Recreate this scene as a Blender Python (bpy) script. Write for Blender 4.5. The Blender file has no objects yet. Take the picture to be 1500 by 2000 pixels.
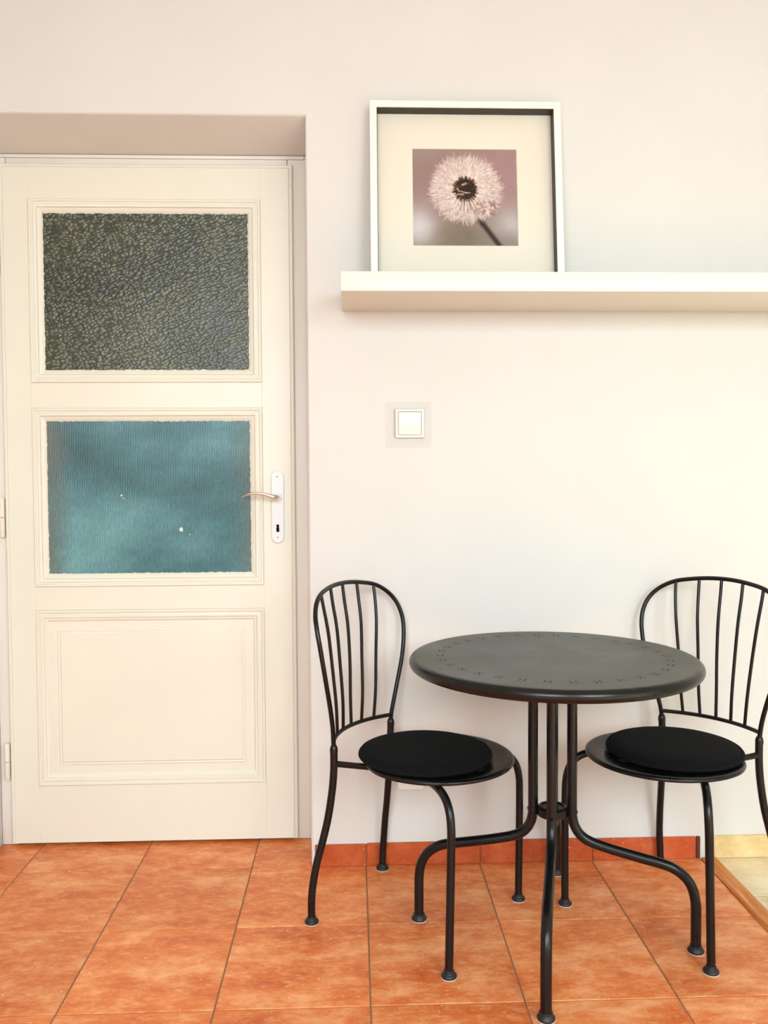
import bpy, bmesh, math, random
import numpy as np
from mathutils import Vector, Matrix

random.seed(7)
rng = np.random.default_rng(11)
scene = bpy.context.scene
col = scene.collection

# ------------------------------------------------------------------ camera
def camera_axes(yaw, pitch, roll):
    f = Vector((math.sin(yaw) * math.cos(pitch), math.cos(yaw) * math.cos(pitch), math.sin(pitch)))
    r = Vector((math.cos(yaw), -math.sin(yaw), 0))
    u = r.cross(f)
    return r * math.cos(roll) + u * math.sin(roll), -r * math.sin(roll) + u * math.cos(roll), f

cam_data = bpy.data.cameras.new('camera')
cam = bpy.data.objects.new('camera', cam_data)
col.objects.link(cam)
cr, cu, cf = camera_axes(0.0352573, -0.0345836, -0.0056971)
m = Matrix((cr, cu, -cf)).transposed().to_4x4()
m.translation = Vector((0.97125, -2.42758, 1.11792))
cam.matrix_world = m
cam_data.sensor_fit = 'AUTO'
cam_data.sensor_width = 36.0
cam_data.lens = 1643.1 / 2000 * 36.0
cam_data.clip_start = 0.05
scene.camera = cam

# ------------------------------------------------------------------ light
vs = scene.view_settings
vs.view_transform = 'Standard'
vs.look = 'None'
vs.gamma = 1.0
vs.use_curve_mapping = False
vs.exposure = 0.18

world = bpy.data.worlds.new('sky')
scene.world = world
world.use_nodes = True
wb = world.node_tree.nodes['Background']
wb.inputs['Color'].default_value = (0.72, 0.84, 1.0, 1)
wb.inputs['Strength'].default_value = 1.5

sun_d = bpy.data.lights.new('sun', 'SUN')
sun_d.energy = 16.0
sun_d.angle = 0.01
sun_d.color = (1.0, 0.96, 0.88)
sun = bpy.data.objects.new('sun', sun_d)
col.objects.link(sun)
sun.rotation_euler = Vector((1.15, 0.75, -1.05)).to_track_quat('-Z', 'Y').to_euler()

ADDED_WINDOWS = [(-0.35, 1.15), (1.75, 3.25)]      # X ranges of two unseen windows added behind the camera to supply daylight
WZ0, WZ1 = 0.12, 2.40
YF = -3.3                                     # wall holding the added windows
for a, b in ADDED_WINDOWS:
    ld = bpy.data.lights.new('window_daylight', 'AREA')
    ld.shape = 'RECTANGLE'
    ld.size = b - a + 0.3
    ld.size_y = 2.2
    ld.energy = 176
    ld.color = (0.79, 0.925, 1.0)
    lo = bpy.data.objects.new('window_daylight', ld)
    col.objects.link(lo)
    lo.location = ((a + b) / 2, YF - 0.95, 2.35)      # fill light added outside the opening, standing in for sky
    lo.rotation_euler = Vector((0, 1, -0.66)).to_track_quat('-Z', 'Y').to_euler()

# ------------------------------------------------------------------ helpers
def srgb(r, g, b):
    f = lambda c: (c / 255 / 12.92) if c / 255 <= 0.04045 else ((c / 255 + 0.055) / 1.055) ** 2.4
    return (f(r), f(g), f(b), 1.0)

class NT:
    """small node-tree writer"""
    def __init__(self, name):
        self.m = bpy.data.materials.new(name)
        self.m.use_nodes = True
        self.t = self.m.node_tree
        self.b = self.t.nodes['Principled BSDF']
    def n(self, typ, **kw):
        nd = self.t.nodes.new(typ)
        for k, v in kw.items():
            if k.startswith('_'):
                setattr(nd, k[1:], v)
            else:
                nd.inputs[k.replace('__', ' ')].default_value = v
        return nd
    def l(self, a, b):
        self.t.links.new(a, b)
    def coords(self, scale=(1, 1, 1), kind='Object', rot=(0, 0, 0)):
        tc = self.n('ShaderNodeTexCoord')
        mp = self.n('ShaderNodeMapping')
        mp.inputs['Scale'].default_value = scale
        mp.inputs['Rotation'].default_value = rot
        self.l(tc.outputs[kind], mp.inputs['Vector'])
        return mp.outputs['Vector']
    def noise(self, vec, scale, detail=4, rough=0.55):
        nd = self.n('ShaderNodeTexNoise', Scale=scale, Detail=detail, Roughness=rough)
        self.l(vec, nd.inputs['Vector'])
        return nd.outputs['Fac']
    def ramp(self, fac, stops):
        nd = self.n('ShaderNodeValToRGB')
        e = nd.color_ramp.elements
        while len(e) < len(stops):
            e.new(0.5)
        for k, (p, c) in enumerate(stops):
            e[k].position = p
            e[k].color = c
        self.l(fac, nd.inputs['Fac'])
        return nd.outputs['Color']
    def mix(self, fac, a, b, mode='MIX'):
        nd = self.n('ShaderNodeMix', _data_type='RGBA', _blend_type=mode)
        for sock, v in ((nd.inputs[0], fac), (nd.inputs[6], a), (nd.inputs[7], b)):
            if hasattr(v, 'links'):
                self.l(v, sock)
            else:
                sock.default_value = v
        return nd.outputs[2]
    def bump(self, h, strength, dist=0.002, prev=None):
        nd = self.n('ShaderNodeBump', Strength=strength, Distance=dist)
        self.l(h, nd.inputs['Height'])
        if prev is not None:
            self.l(prev, nd.inputs['Normal'])
        return nd.outputs['Normal']
    def done(self, colr=None, rough=None, normal=None, spec=None, **kw):
        B = self.b
        if colr is not None:
            if hasattr(colr, 'links'):
                self.l(colr, B.inputs['Base Color'])
            else:
                B.inputs['Base Color'].default_value = colr
        if rough is not None:
            if hasattr(rough, 'links'):
                self.l(rough, B.inputs['Roughness'])
            else:
                B.inputs['Roughness'].default_value = rough
        if normal is not None:
            self.l(normal, B.inputs['Normal'])
        if spec is not None:
            B.inputs['Specular IOR Level'].default_value = spec
        for k, v in kw.items():
            B.inputs[k.replace('__', ' ')].default_value = v
        return self.m

BW = lambda v: (v, v, v, 1)

def m_paint(name, rgb, rough, bump=0.12, scale=60, var=0.03):
    t = NT(name)
    v = t.coords()
    n1 = t.noise(v, 3.0, 3)
    c = srgb(*rgb)
    lo = tuple(x * (1 - var) for x in c[:3]) + (1,)
    cc = t.ramp(n1, [(0.3, lo), (0.7, c)])
    n2 = t.noise(v, scale, 5)
    return t.done(cc, rough, t.bump(n2, bump, 0.002), 0.35)

M = {}
M['wall'] = m_paint('wall_paint', (218, 215, 207), 0.85, 0.15, 45)
M['ceiling'] = m_paint('ceiling_paint', (240, 236, 228), 0.9)
M['door'] = m_paint('door_gloss_paint', (228, 224, 206), 0.38, 0.10, 14, 0.04)
M['trimpaint'] = m_paint('door_frame_paint', (230, 221, 208), 0.45, 0.10, 20, 0.04)
M['shelf'] = m_paint('white_lacquer', (230, 225, 210), 0.4, 0.02, 30, 0.01)
M['frame'] = m_paint('white_frame_foil', (238, 234, 224), 0.4, 0.03, 80, 0.01)
M['mat'] = m_paint('mat_board', (226, 219, 200), 0.9, 0.05, 300, 0.02)
M['plastic'] = m_paint('white_switch_plastic', (232, 227, 212), 0.3, 0.0, 30, 0.01)
M['outlet'] = m_paint('white_outlet_plastic', (240, 234, 224), 0.35, 0.0, 30, 0.01)
M['plate'] = m_paint('white_enamelled_metal', (226, 225, 221), 0.3, 0.03, 60, 0.02)

def m_plain(name, c, rough, metallic=0.0, spec=0.5):
    t = NT(name)
    v = t.coords()
    n = t.noise(v, 40, 3)
    cc = t.ramp(n, [(0.3, tuple(x * 0.88 for x in c[:3]) + (1,)), (0.7, c)])
    return t.done(cc, rough, None, spec, Metallic=metallic)

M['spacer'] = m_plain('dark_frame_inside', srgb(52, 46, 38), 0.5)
M['nickel'] = m_plain('satin_nickel', srgb(236, 226, 212), 0.38, 1.0)
M['black'] = m_plain('black_hole', srgb(12, 12, 12), 0.8, 0, 0.1)
M['glide'] = m_plain('black_rubber_glide', srgb(26, 26, 26), 0.5)
M['felt'] = m_plain('pale_felt_pad', srgb(200, 190, 178), 0.95)
M['chip'] = m_plain('white_paint_chip', srgb(225, 225, 215), 0.6)
M['hall'] = m_plain('dark_hall', srgb(60, 55, 48), 0.9)

def m_coat(name):
    t = NT(name)
    v = t.coords()
    n1 = t.noise(v, 7, 4)
    cc = t.ramp(n1, [(0.3, srgb(13, 13, 13)), (0.7, srgb(19, 18, 17))])
    n2 = t.noise(v, 420, 2)
    rr = t.ramp(n1, [(0.3, BW(0.24)), (0.7, BW(0.32))])
    return t.done(cc, rr, t.bump(n2, 0.05, 0.0006), 0.34)
M['coat'] = m_coat('charcoal_powder_coat')

def m_tabletop():
    t = NT('charcoal_tabletop_worn')
    v = t.coords()
    n1 = t.noise(v, 4.5, 5, 0.6)
    n2 = t.noise(v, 16, 5)
    cc = t.ramp(n1, [(0.3, srgb(44, 46, 38)), (0.7, srgb(66, 67, 55))])
    rr = t.ramp(n1, [(0.32, BW(0.33)), (0.68, BW(0.48))])
    n3 = t.noise(v, 420, 2)
    return t.done(cc, rr, t.bump(n3, 0.04, 0.0005), 0.5)
M['tabletop'] = m_tabletop()

def m_fabric():
    t = NT('black_cushion_fabric')
    v = t.coords()
    w = t.n('ShaderNodeTexWave', Scale=330.0, Distortion=1.0)
    t.l(v, w.inputs['Vector'])
    n = t.noise(v, 500, 2)
    cc = t.ramp(n, [(0.3, srgb(9, 9, 9)), (0.7, srgb(17, 17, 18))])
    return t.done(cc, 0.95, t.bump(w.outputs['Fac'], 0.15, 0.0006), 0.15)
M['fabric'] = m_fabric()

def m_tile(name, dark, mid, light, speck, rough=0.36):
    t = NT(name)
    oi = t.n('ShaderNodeObjectInfo')
    tc = t.n('ShaderNodeTexCoord')
    off = t.n('ShaderNodeVectorMath', _operation='MULTIPLY')
    cmb = t.n('ShaderNodeCombineXYZ')
    for s in ('X', 'Y', 'Z'):
        t.l(oi.outputs['Random'], cmb.inputs[s])
    t.l(cmb.outputs[0], off.inputs[0])
    off.inputs[1].default_value = (37.0, 91.0, 53.0)
    add = t.n('ShaderNodeVectorMath', _operation='ADD')
    t.l(tc.outputs['Object'], add.inputs[0])
    t.l(off.outputs[0], add.inputs[1])
    v = add.outputs[0]
    sv = t.n('ShaderNodeVectorMath', _operation='MULTIPLY')
    sv.inputs[1].default_value = (0.8, 1.5, 1.0)
    t.l(v, sv.inputs[0])
    n1 = t.noise(sv.outputs[0], 7.0, 10, 0.72)
    c = t.ramp(n1, [(0.34, dark), (0.50, mid), (0.66, light)])
    n2 = t.noise(sv.outputs[0], 38, 6, 0.7)
    k = t.ramp(n2, [(0.48, BW(0)), (0.70, BW(0.65))])
    c = t.mix(k, c, light)
    n3 = t.noise(v, 130, 2)
    k3 = t.ramp(n3, [(0.70, BW(0)), (0.76, BW(0.8))])
    c = t.mix(k3, c, speck)
    hsv = t.n('ShaderNodeHueSaturation')
    mr = t.n('ShaderNodeMapRange')
    mr.inputs['To Min'].default_value = 0.93
    mr.inputs['To Max'].default_value = 1.06
    t.l(oi.outputs['Random'], mr.inputs['Value'])
    t.l(mr.outputs[0], hsv.inputs['Value'])
    t.l(c, hsv.inputs['Color'])
    rr = t.ramp(n1, [(0.3, BW(rough - 0.04)), (0.7, BW(rough + 0.1))])
    nb = t.bump(n2, 0.08, 0.0015)
    return t.done(hsv.outputs[0], rr, nb, 0.4)
M['terracotta'] = m_tile('terracotta_tile', srgb(196, 88, 30), srgb(220, 122, 60), srgb(240, 170, 116), srgb(252, 222, 180))
M['base_tile'] = m_tile('terracotta_skirting', srgb(160, 62, 24), srgb(184, 80, 36), srgb(200, 104, 62), srgb(225, 180, 140))
M['beige'] = m_tile('beige_stone_tile', srgb(214, 192, 148), srgb(228, 208, 166), srgb(238, 224, 190), srgb(250, 238, 212), 0.4)
M['beige_skirting'] = m_tile('beige_stone_skirting', srgb(204, 174, 116), srgb(218, 190, 134), srgb(230, 208, 160), srgb(244, 228, 192), 0.4)
M['grout'] = m_paint('grey_brown_grout', (150, 118, 88), 0.95, 0.3, 200, 0.2)

def m_wood():
    t = NT('orange_oak_strip')
    v = t.coords((22, 1.3, 22))
    n = t.noise(v, 5, 6, 0.6)
    c = t.ramp(n, [(0.3, srgb(164, 84, 22)), (0.5, srgb(204, 118, 42)), (0.72, srgb(228, 156, 78))])
    return t.done(c, 0.35, t.bump(n, 0.1, 0.001), 0.45)
M['wood'] = m_wood()

M['wood_dark'] = m_plain('dark_brown_filler', srgb(96, 44, 22), 0.6)

def m_hammered():
    t = NT('hammered_dark_glass')
    v = t.coords((1, 1, 1), rot=(0, 0.45, 0))
    nz = t.n('ShaderNodeTexNoise', Scale=14.0, Detail=2.0)
    t.l(v, nz.inputs['Vector'])
    sub = t.n('ShaderNodeVectorMath', _operation='SUBTRACT')
    t.l(nz.outputs['Color'], sub.inputs[0])
    sub.inputs[1].default_value = (0.5, 0.5, 0.5)
    scl = t.n('ShaderNodeVectorMath', _operation='SCALE')
    scl.inputs['Scale'].default_value = 0.030
    t.l(sub.outputs[0], scl.inputs[0])
    add = t.n('ShaderNodeVectorMath', _operation='ADD')
    t.l(v, add.inputs[0])
    t.l(scl.outputs[0], add.inputs[1])
    flat = t.n('ShaderNodeVectorMath', _operation='MULTIPLY')
    flat.inputs[1].default_value = (84.0, 0.0, 118.0)
    t.l(add.outputs[0], flat.inputs[0])
    vo = t.n('ShaderNodeTexVoronoi', _feature='SMOOTH_F1', Scale=1.0, Smoothness=0.18, Randomness=0.65)
    t.l(flat.outputs[0], vo.inputs['Vector'])
    n = t.noise(v, 3.2, 4)
    c = t.ramp(n, [(0.32, srgb(66, 70, 50)), (0.68, srgb(100, 102, 78))])
    # bead highlights and the dark between beads are painted into the colour
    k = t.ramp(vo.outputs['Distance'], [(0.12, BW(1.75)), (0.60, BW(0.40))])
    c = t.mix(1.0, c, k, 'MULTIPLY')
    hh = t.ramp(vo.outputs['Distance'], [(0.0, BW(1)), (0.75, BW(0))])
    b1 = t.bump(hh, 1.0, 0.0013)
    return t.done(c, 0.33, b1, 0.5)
M['hammered'] = m_hammered()

def m_reeded():
    t = NT('teal_reeded_glass')
    v = t.coords()
    w = t.n('ShaderNodeTexWave', Scale=60.0, Distortion=0.25, Detail=1.0)
    t.l(v, w.inputs['Vector'])
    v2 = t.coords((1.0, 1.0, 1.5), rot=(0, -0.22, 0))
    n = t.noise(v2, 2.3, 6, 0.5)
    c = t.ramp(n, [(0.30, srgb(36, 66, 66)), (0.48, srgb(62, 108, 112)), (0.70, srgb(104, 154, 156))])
    # thin scratches
    v3 = t.coords((6, 1, 60), rot=(0, -0.28, 0))
    n3 = t.noise(v3, 4.0, 3)
    k3 = t.ramp(n3, [(0.68, BW(0)), (0.74, BW(0.28))])
    c = t.mix(k3, c, srgb(176, 196, 186))
    # brownish grime left by old putty along the edges of the pane
    tc = t.n('ShaderNodeTexCoord')
    sp = t.n('ShaderNodeSeparateXYZ')
    t.l(tc.outputs['Object'], sp.inputs[0])
    ax = t.n('ShaderNodeMath', _operation='ABSOLUTE')
    t.l(sp.outputs['X'], ax.inputs[0])
    n4 = t.noise(t.coords((1, 1, 0.5)), 9.0, 4)
    sm = t.n('ShaderNodeMath', _operation='MULTIPLY_ADD')
    t.l(n4, sm.inputs[0])
    sm.inputs[1].default_value = 0.10
    t.l(ax.outputs[0], sm.inputs[2])
    k4 = t.ramp(sm.outputs[0], [(0.29, BW(0)), (0.37, BW(0.75))])
    c = t.mix(k4, c, srgb(96, 100, 86))
    n6 = t.noise(t.coords((420, 1, 50)), 1.0, 2)
    k6 = t.ramp(n6, [(0.35, BW(0.78)), (0.65, BW(1.18))])
    c = t.mix(1.0, c, k6, 'MULTIPLY')
    n5 = t.noise(v, 160, 3)
    k5 = t.ramp(n5, [(0.68, BW(0)), (0.78, BW(0.5))])
    c = t.mix(k5, c, srgb(150, 175, 168))
    return t.done(c, 0.34, t.bump(w.outputs['Fac'], 0.5, 0.0012), 0.5)
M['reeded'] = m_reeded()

def m_acrylic():
    t = NT('clear_acrylic')
    n = t.noise(t.coords(), 30, 2)
    c = t.ramp(n, [(0.3, (0.84, 0.80, 0.76, 1)), (0.7, (0.88, 0.84, 0.80, 1))])
    return t.done(c, 0.12, None, 0.5, Alpha=0.16)
M['acrylic'] = m_acrylic()

def m_print():
    t = NT('photo_print')
    a = t.n('ShaderNodeVertexColor', _layer_name='print')
    return t.done(a.outputs['Color'], 0.55, None, 0.3)
M['print'] = m_print()

# ---- objects
def link(name, me, parent=None, loc=(0, 0, 0), rot=(0, 0, 0)):
    o = bpy.data.objects.new(name, me)
    col.objects.link(o)
    o.location = loc
    o.rotation_euler = rot
    if parent is not None:
        o.parent = parent
    return o

def tag(o, label=None, cat=None, group=None, kind=None):
    for k, v in (('label', label), ('category', cat), ('group', group), ('kind', kind)):
        if v:
            o[k] = v
    return o

def finish(me, mat, smooth=35):
    me.materials.append(M[mat])
    if smooth:
        me.polygons.foreach_set('use_smooth', [True] * len(me.polygons))
        me.set_sharp_from_angle(angle=math.radians(smooth))
    me.update()
    return me

def mesh(verts, faces, mat, smooth=35, name='mesh'):
    me = bpy.data.meshes.new(name)
    me.from_pydata([tuple(v) for v in verts], [], faces)
    bm = bmesh.new()
    bm.from_mesh(me)
    bmesh.ops.recalc_face_normals(bm, faces=bm.faces)
    bm.to_mesh(me)
    bm.free()
    return finish(me, mat, smooth)

def box_mesh(x0, x1, y0, y1, z0, z1, mat, bev=0.0, seg=2, smooth=35):
    bm = bmesh.new()
    vs_ = [bm.verts.new((x, y, z)) for x in (x0, x1) for y in (y0, y1) for z in (z0, z1)]
    for f in ((0, 1, 3, 2), (4, 6, 7, 5), (0, 4, 5, 1), (2, 3, 7, 6), (0, 2, 6, 4), (1, 5, 7, 3)):
        bm.faces.new([vs_[i] for i in f])
    bmesh.ops.recalc_face_normals(bm, faces=bm.faces)
    if bev:
        bmesh.ops.bevel(bm, geom=list(bm.edges), offset=bev, segments=seg, profile=0.5, affect='EDGES')
    me = bpy.data.meshes.new('box')
    bm.to_mesh(me)
    bm.free()
    return finish(me, mat, smooth)

def spline(P, m_=8):
    P = np.array(P, float)
    P = np.vstack([2 * P[0] - P[1], P, 2 * P[-1] - P[-2]])
    o = []
    for i in range(1, len(P) - 2):
        t = np.linspace(0, 1, m_, endpoint=False)[:, None]
        a, b, c, d = P[i - 1:i + 3]
        o.append(.5 * (2 * b + (c - a) * t + (2 * a - 5 * b + 4 * c - d) * t ** 2 + (-a + 3 * b - 3 * c + d) * t ** 3))
    o.append(P[-2:-1])
    return np.vstack(o)

def tube_geo(path, rad, n=12):
    P = [Vector(p) for p in path]
    R_ = rad if hasattr(rad, '__len__') else [rad] * len(P)
    tang = [(P[min(i + 1, len(P) - 1)] - P[max(i - 1, 0)]).normalized() for i in range(len(P))]
    ref = Vector((0, 0, 1)) if abs(tang[0].z) < 0.9 else Vector((1, 0, 0))
    u = (ref - tang[0] * ref.dot(tang[0])).normalized()
    V, F = [], []
    for i, p in enumerate(P):
        u = (u - tang[i] * u.dot(tang[i])).normalized()
        w = tang[i].cross(u)
        for k in range(n):
            a = 2 * math.pi * k / n
            V.append(p + (u * math.cos(a) + w * math.sin(a)) * R_[i])
    for i in range(len(P) - 1):
        for k in range(n):
            a, b = i * n + k, i * n + (k + 1) % n
            F.append((a, b, b + n, a + n))
    F.append(tuple(range(n))[::-1])
    F.append(tuple((len(P) - 1) * n + k for k in range(n)))
    return V, F

def tube(path, rad, mat, n=12):
    V, F = tube_geo(path, rad, n)
    return mesh(V, F, mat, 50)

def lathe(prof, mat, n=40, centre=(0, 0), smooth=40):
    """prof: list of (r, z) from axis to axis"""
    V, F = [], []
    rings = []
    for r, z in prof:
        if r < 1e-6:
            rings.append([len(V)])
            V.append((centre[0], centre[1], z))
        else:
            rings.append(list(range(len(V), len(V) + n)))
            for k in range(n):
                a = 2 * math.pi * k / n
                V.append((centre[0] + r * math.cos(a), centre[1] + r * math.sin(a), z))
    for A, B in zip(rings, rings[1:]):
        for k in range(n):
            k2 = (k + 1) % n
            if len(A) == 1 and len(B) == 1:
                continue
            if len(A) == 1:
                F.append((A[0], B[k], B[k2]))
            elif len(B) == 1:
                F.append((A[k], A[k2], B[0]))
            else:
                F.append((A[k], A[k2], B[k2], B[k]))
    return mesh(V, F, mat, smooth)

def ring_frame(x0, x1, z0, z1, prof, mat, y=0.0, close=True):
    """rectangular moulding: prof = list of (inset from outer edge, y offset); mitred corners"""
    V, F = [], []
    n = len(prof)
    for (sx, sz) in ((0, 0), (1, 0), (1, 1), (0, 1)):
        for d, h in prof:
            V.append(((x0 + d) if sx == 0 else (x1 - d), y + h, (z0 + d) if sz == 0 else (z1 - d)))
    for c in range(4):
        c2 = (c + 1) % 4
        for k in range(n - 1):
            F.append((c * n + k, c2 * n + k, c2 * n + k + 1, c * n + k + 1))
        if close:
            F.append((c * n + n - 1, c2 * n + n - 1, c2 * n, c * n))
    return mesh(V, F, mat, 25)

def empty(name, loc=(0, 0, 0), rz=0.0):
    o = bpy.data.objects.new(name, None)
    col.objects.link(o)
    o.location = loc
    o.rotation_euler = (0, 0, rz)
    o.empty_display_size = 0.1
    return o

def copy_tree(o, parent=None):
    c = o.copy()
    col.objects.link(c)
    c.parent = parent
    for ch in list(o.children):
        copy_tree(ch, c)
    return c

# ------------------------------------------------------------------ room shell
X0, X1 = -1.70, 3.70
ZC = 2.95
OX0, OX1, OZ = -0.130, 0.839, 2.161           # door opening in the visible wall
WT = 0.30

def wall_with_door():
    bm = bmesh.new()
    zb = -0.02
    out = [(X0, zb), (OX0, zb), (OX0, OZ), (OX1, OZ), (OX1, zb), (X1, zb), (X1, ZC), (X0, ZC)]
    fr = [bm.verts.new((x, 0.0, z)) for x, z in out]
    bk = []
    for x, z in out:
        if z == OZ:
            z = OZ - 0.060                     # the head of the reveal slopes down to the frame
        bk.append(bm.verts.new((x, WT, z)))
    n = len(out)
    for i in range(n):
        j = (i + 1) % n
        bm.faces.new((fr[i], fr[j], bk[j], bk[i]))
    # faces as three convex pieces each side
    for s in (fr, bk):
        a = bm.faces.new((s[0], s[1], s[2], s[7]))
        b = bm.faces.new((s[2], s[3], s[6], s[7]))
        c = bm.faces.new((s[3], s[4], s[5], s[6]))
    bm.edges.ensure_lookup_table()
    bmesh.ops.recalc_face_normals(bm, faces=bm.faces)
    ed = [e for e in bm.edges if {e.verts[0], e.verts[1]} in ({fr[1], fr[2]}, {fr[2], fr[3]}, {fr[3], fr[4]})]
    bmesh.ops.bevel(bm, geom=ed, offset=0.009, segments=3, profile=0.5, affect='EDGES')
    me = bpy.data.meshes.new('wall')
    bm.to_mesh(me)
    bm.free()
    return finish(me, 'wall', 30)

tag(link('wall_back', wall_with_door()), 'cream painted wall behind the table with a deep door opening', None, None, 'structure')
tag(link('wall_left', box_mesh(X0 - 0.2, X0, YF - 0.2, WT, -0.02, ZC, 'wall')), 'plain cream side wall left of the door', None, None, 'structure')
tag(link('wall_right', box_mesh(X1, X1 + 0.2, YF - 0.2, WT, -0.02, ZC, 'wall')), 'plain cream side wall beyond the beige tiles', None, None, 'structure')
tag(link('ceiling', box_mesh(X0 - 0.2, X1 + 0.2, YF - 0.2, WT, ZC, ZC + 0.1, 'ceiling')), 'plain white ceiling of the room', None, None, 'structure')
tag(link('wall_hall', box_mesh(OX0 - 0.1, OX1 + 0.1, WT, WT + 0.05, -0.02, 2.3, 'hall')), 'dark hall wall closing the space behind the door', None, None, 'structure')  # unseen slab, added to keep light out of the gap under the door

def window_wall():
    V, F = [], []
    def bx(a, b, c, d):
        i = len(V)
        for x in (a, b):
            for y in (YF - 0.12, YF):
                for z in (c, d):
                    V.append((x, y, z))
        for f in ((0, 1, 3, 2), (4, 6, 7, 5), (0, 4, 5, 1), (2, 3, 7, 6), (0, 2, 6, 4), (1, 5, 7, 3)):
            F.append(tuple(i + k for k in f))
    xs = [X0] + [v for w in ADDED_WINDOWS for v in w] + [X1]
    for a, b in zip(xs[0::2], xs[1::2]):
        bx(a, b, -0.02, ZC)
    for a, b in ADDED_WINDOWS:
        bx(a, b, -0.02, WZ0)
        bx(a, b, WZ1, ZC)
    return mesh(V, F, 'wall', 0)
tag(link('wall_front', window_wall()), 'window wall behind the camera', None, None, 'structure')

for k, (a, b) in enumerate(ADDED_WINDOWS):
    w = tag(empty('window_%d' % (k + 1), ((a + b) / 2, YF - 0.06, WZ0)), 'white casement window behind the camera', None, None, 'structure')
    hw, hh = (b - a) / 2, WZ1 - WZ0
    link('window_frame', ring_frame(-hw, hw, 0, hh, [(0, -0.03), (0.05, -0.03), (0.05, 0.03), (0, 0.03)], 'plate'), w)
    link('mullion', box_mesh(-0.035, 0.035, -0.025, 0.025, 0.05, hh - 0.05, 'plate'), w)

# ------------------------------------------------------------------ floor: grout bed with single tiles
P = 0.333
G = 0.0034
XT0, XT1 = 1.990, 2.034                        # wooden strip between the two floors
floor = tag(link('floor', box_mesh(X0 - 0.2, X1 + 0.2, YF - 0.2, WT, -0.06, -0.0022, 'grout')),
            'terracotta tiled floor with a beige tiled area at the right', None, None, 'structure')

tile_cache = {}
def add_tile(x0, x1, y0, y1, mat, jitter=True):
    w, d = round(x1 - x0, 4), round(y1 - y0, 4)
    key = (w, d, mat)
    if key not in tile_cache:
        tile_cache[key] = box_mesh(-w / 2, w / 2, -d / 2, d / 2, -0.008, 0.0, mat, 0.0013, 1)
    o = link('floor_tile', tile_cache[key], floor, ((x0 + x1) / 2, (y0 + y1) / 2, 0))
    if jitter:
        o.rotation_euler = (random.uniform(-1, 1) * 0.0008, random.uniform(-1, 1) * 0.0008, random.uniform(-1, 1) * 0.001)
    return o

def tile_field(xa, xb, ya, yb, xoff, yoff, mat):
    i0, i1 = math.floor((xa - xoff) / P), math.ceil((xb - xoff) / P)
    j0, j1 = math.floor((ya - yoff) / P), math.ceil((yb - yoff) / P)
    for i in range(i0, i1):
        for j in range(j0, j1):
            x0, x1 = max(xa, xoff + i * P), min(xb, xoff + (i + 1) * P)
            y0, y1 = max(ya, yoff + j * P), min(yb, yoff + (j + 1) * P)
            if x1 - x0 > 0.012 and y1 - y0 > 0.012:
                add_tile(x0 + G / 2, x1 - G / 2, y0 + G / 2, y1 - G / 2, mat)

tile_field(X0, XT0, YF, 0.0, 0.0, 0.0, 'terracotta')
tile_field(OX0, OX1, 0.0, 0.296, 0.0, 0.0, 'terracotta')
tile_field(XT1, X1, YF, 0.0, XT1, -0.2355, 'beige')

# wooden threshold strip, two lengths
th = tag(empty('trim_2', ((XT0 + XT1) / 2, 0, 0)), 'orange oak strip dividing the terracotta and beige floors', None, None, 'structure')
def strip(y0, y1, prof):
    V, F = [], []
    for y in (y0, y1):
        for x, z in prof:
            V.append((x, y, z))
    n = len(prof)
    for k in range(n):
        F.append((k, (k + 1) % n, n + (k + 1) % n, n + k))
    F.append(tuple(range(n)))
    F.append(tuple(range(n, 2 * n))[::-1])
    return mesh(V, F, 'wood', 20)
link('threshold_board', strip(-0.196, -0.009, [(-.022, -.002), (.022, -.002), (.022, .005), (.016, .007), (-.017, .005), (-.022, .002)]), th)
link('threshold_board', strip(YF, -0.197, [(-.025, -.002), (.022, -.002), (.022, .006), (.017, .009), (.007, .009), (.004, .0065), (-.001, .0065), (-.005, .010), (-.018, .009), (-.025, .004)]), th)

# skirting of cut tiles
bb = tag(empty('baseboard_back', (OX1, 0, 0)), 'low skirting of terracotta and beige tiles', None, None, 'structure')
def skirting(x0, x1, h, mat, t=0.008):
    link('skirting_tile', box_mesh(x0 - OX1 + 0.0012, x1 - OX1 - 0.0012, -t, 0.001, 0.0006, h, mat, 0.0015, 1), bb)
for a, b, h in ((0.850, 1.0, .064), (1.0, 1.333, .066), (1.333, 1.666, .068), (1.666, 1.976, .066)):
    skirting(a, b, h, 'base_tile')
skirting(1.976, 1.990, .066, 'wood_dark', 0.006)
x = 2.010
while x < X1 - 0.02:
    skirting(x, min(x + P, X1 - 0.004), .067, 'beige_skirting')
    x += P
link('mortar_joint', box_mesh(0.011, 1.976 - OX1, -0.0035, 0.0005, 0.0004, .062, 'grout'), bb)
bl = tag(empty('baseboard_left', (OX0, 0, 0)), 'terracotta skirting in the left reveal of the door', None, None, 'structure')
link('skirting_tile', box_mesh(0.0, 0.008, 0.012, 0.150, 0.0006, .066, 'base_tile', 0.0015, 1), bl)
x = OX0 - 0.006
while x > X0 + 0.02:
    link('skirting_tile', box_mesh(max(x - P, X0 + 0.004) - OX0, x - OX0 - 0.0024, -0.008, 0.001, 0.0006, .066, 'base_tile', 0.0015, 1), bl)
    x -= P

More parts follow.
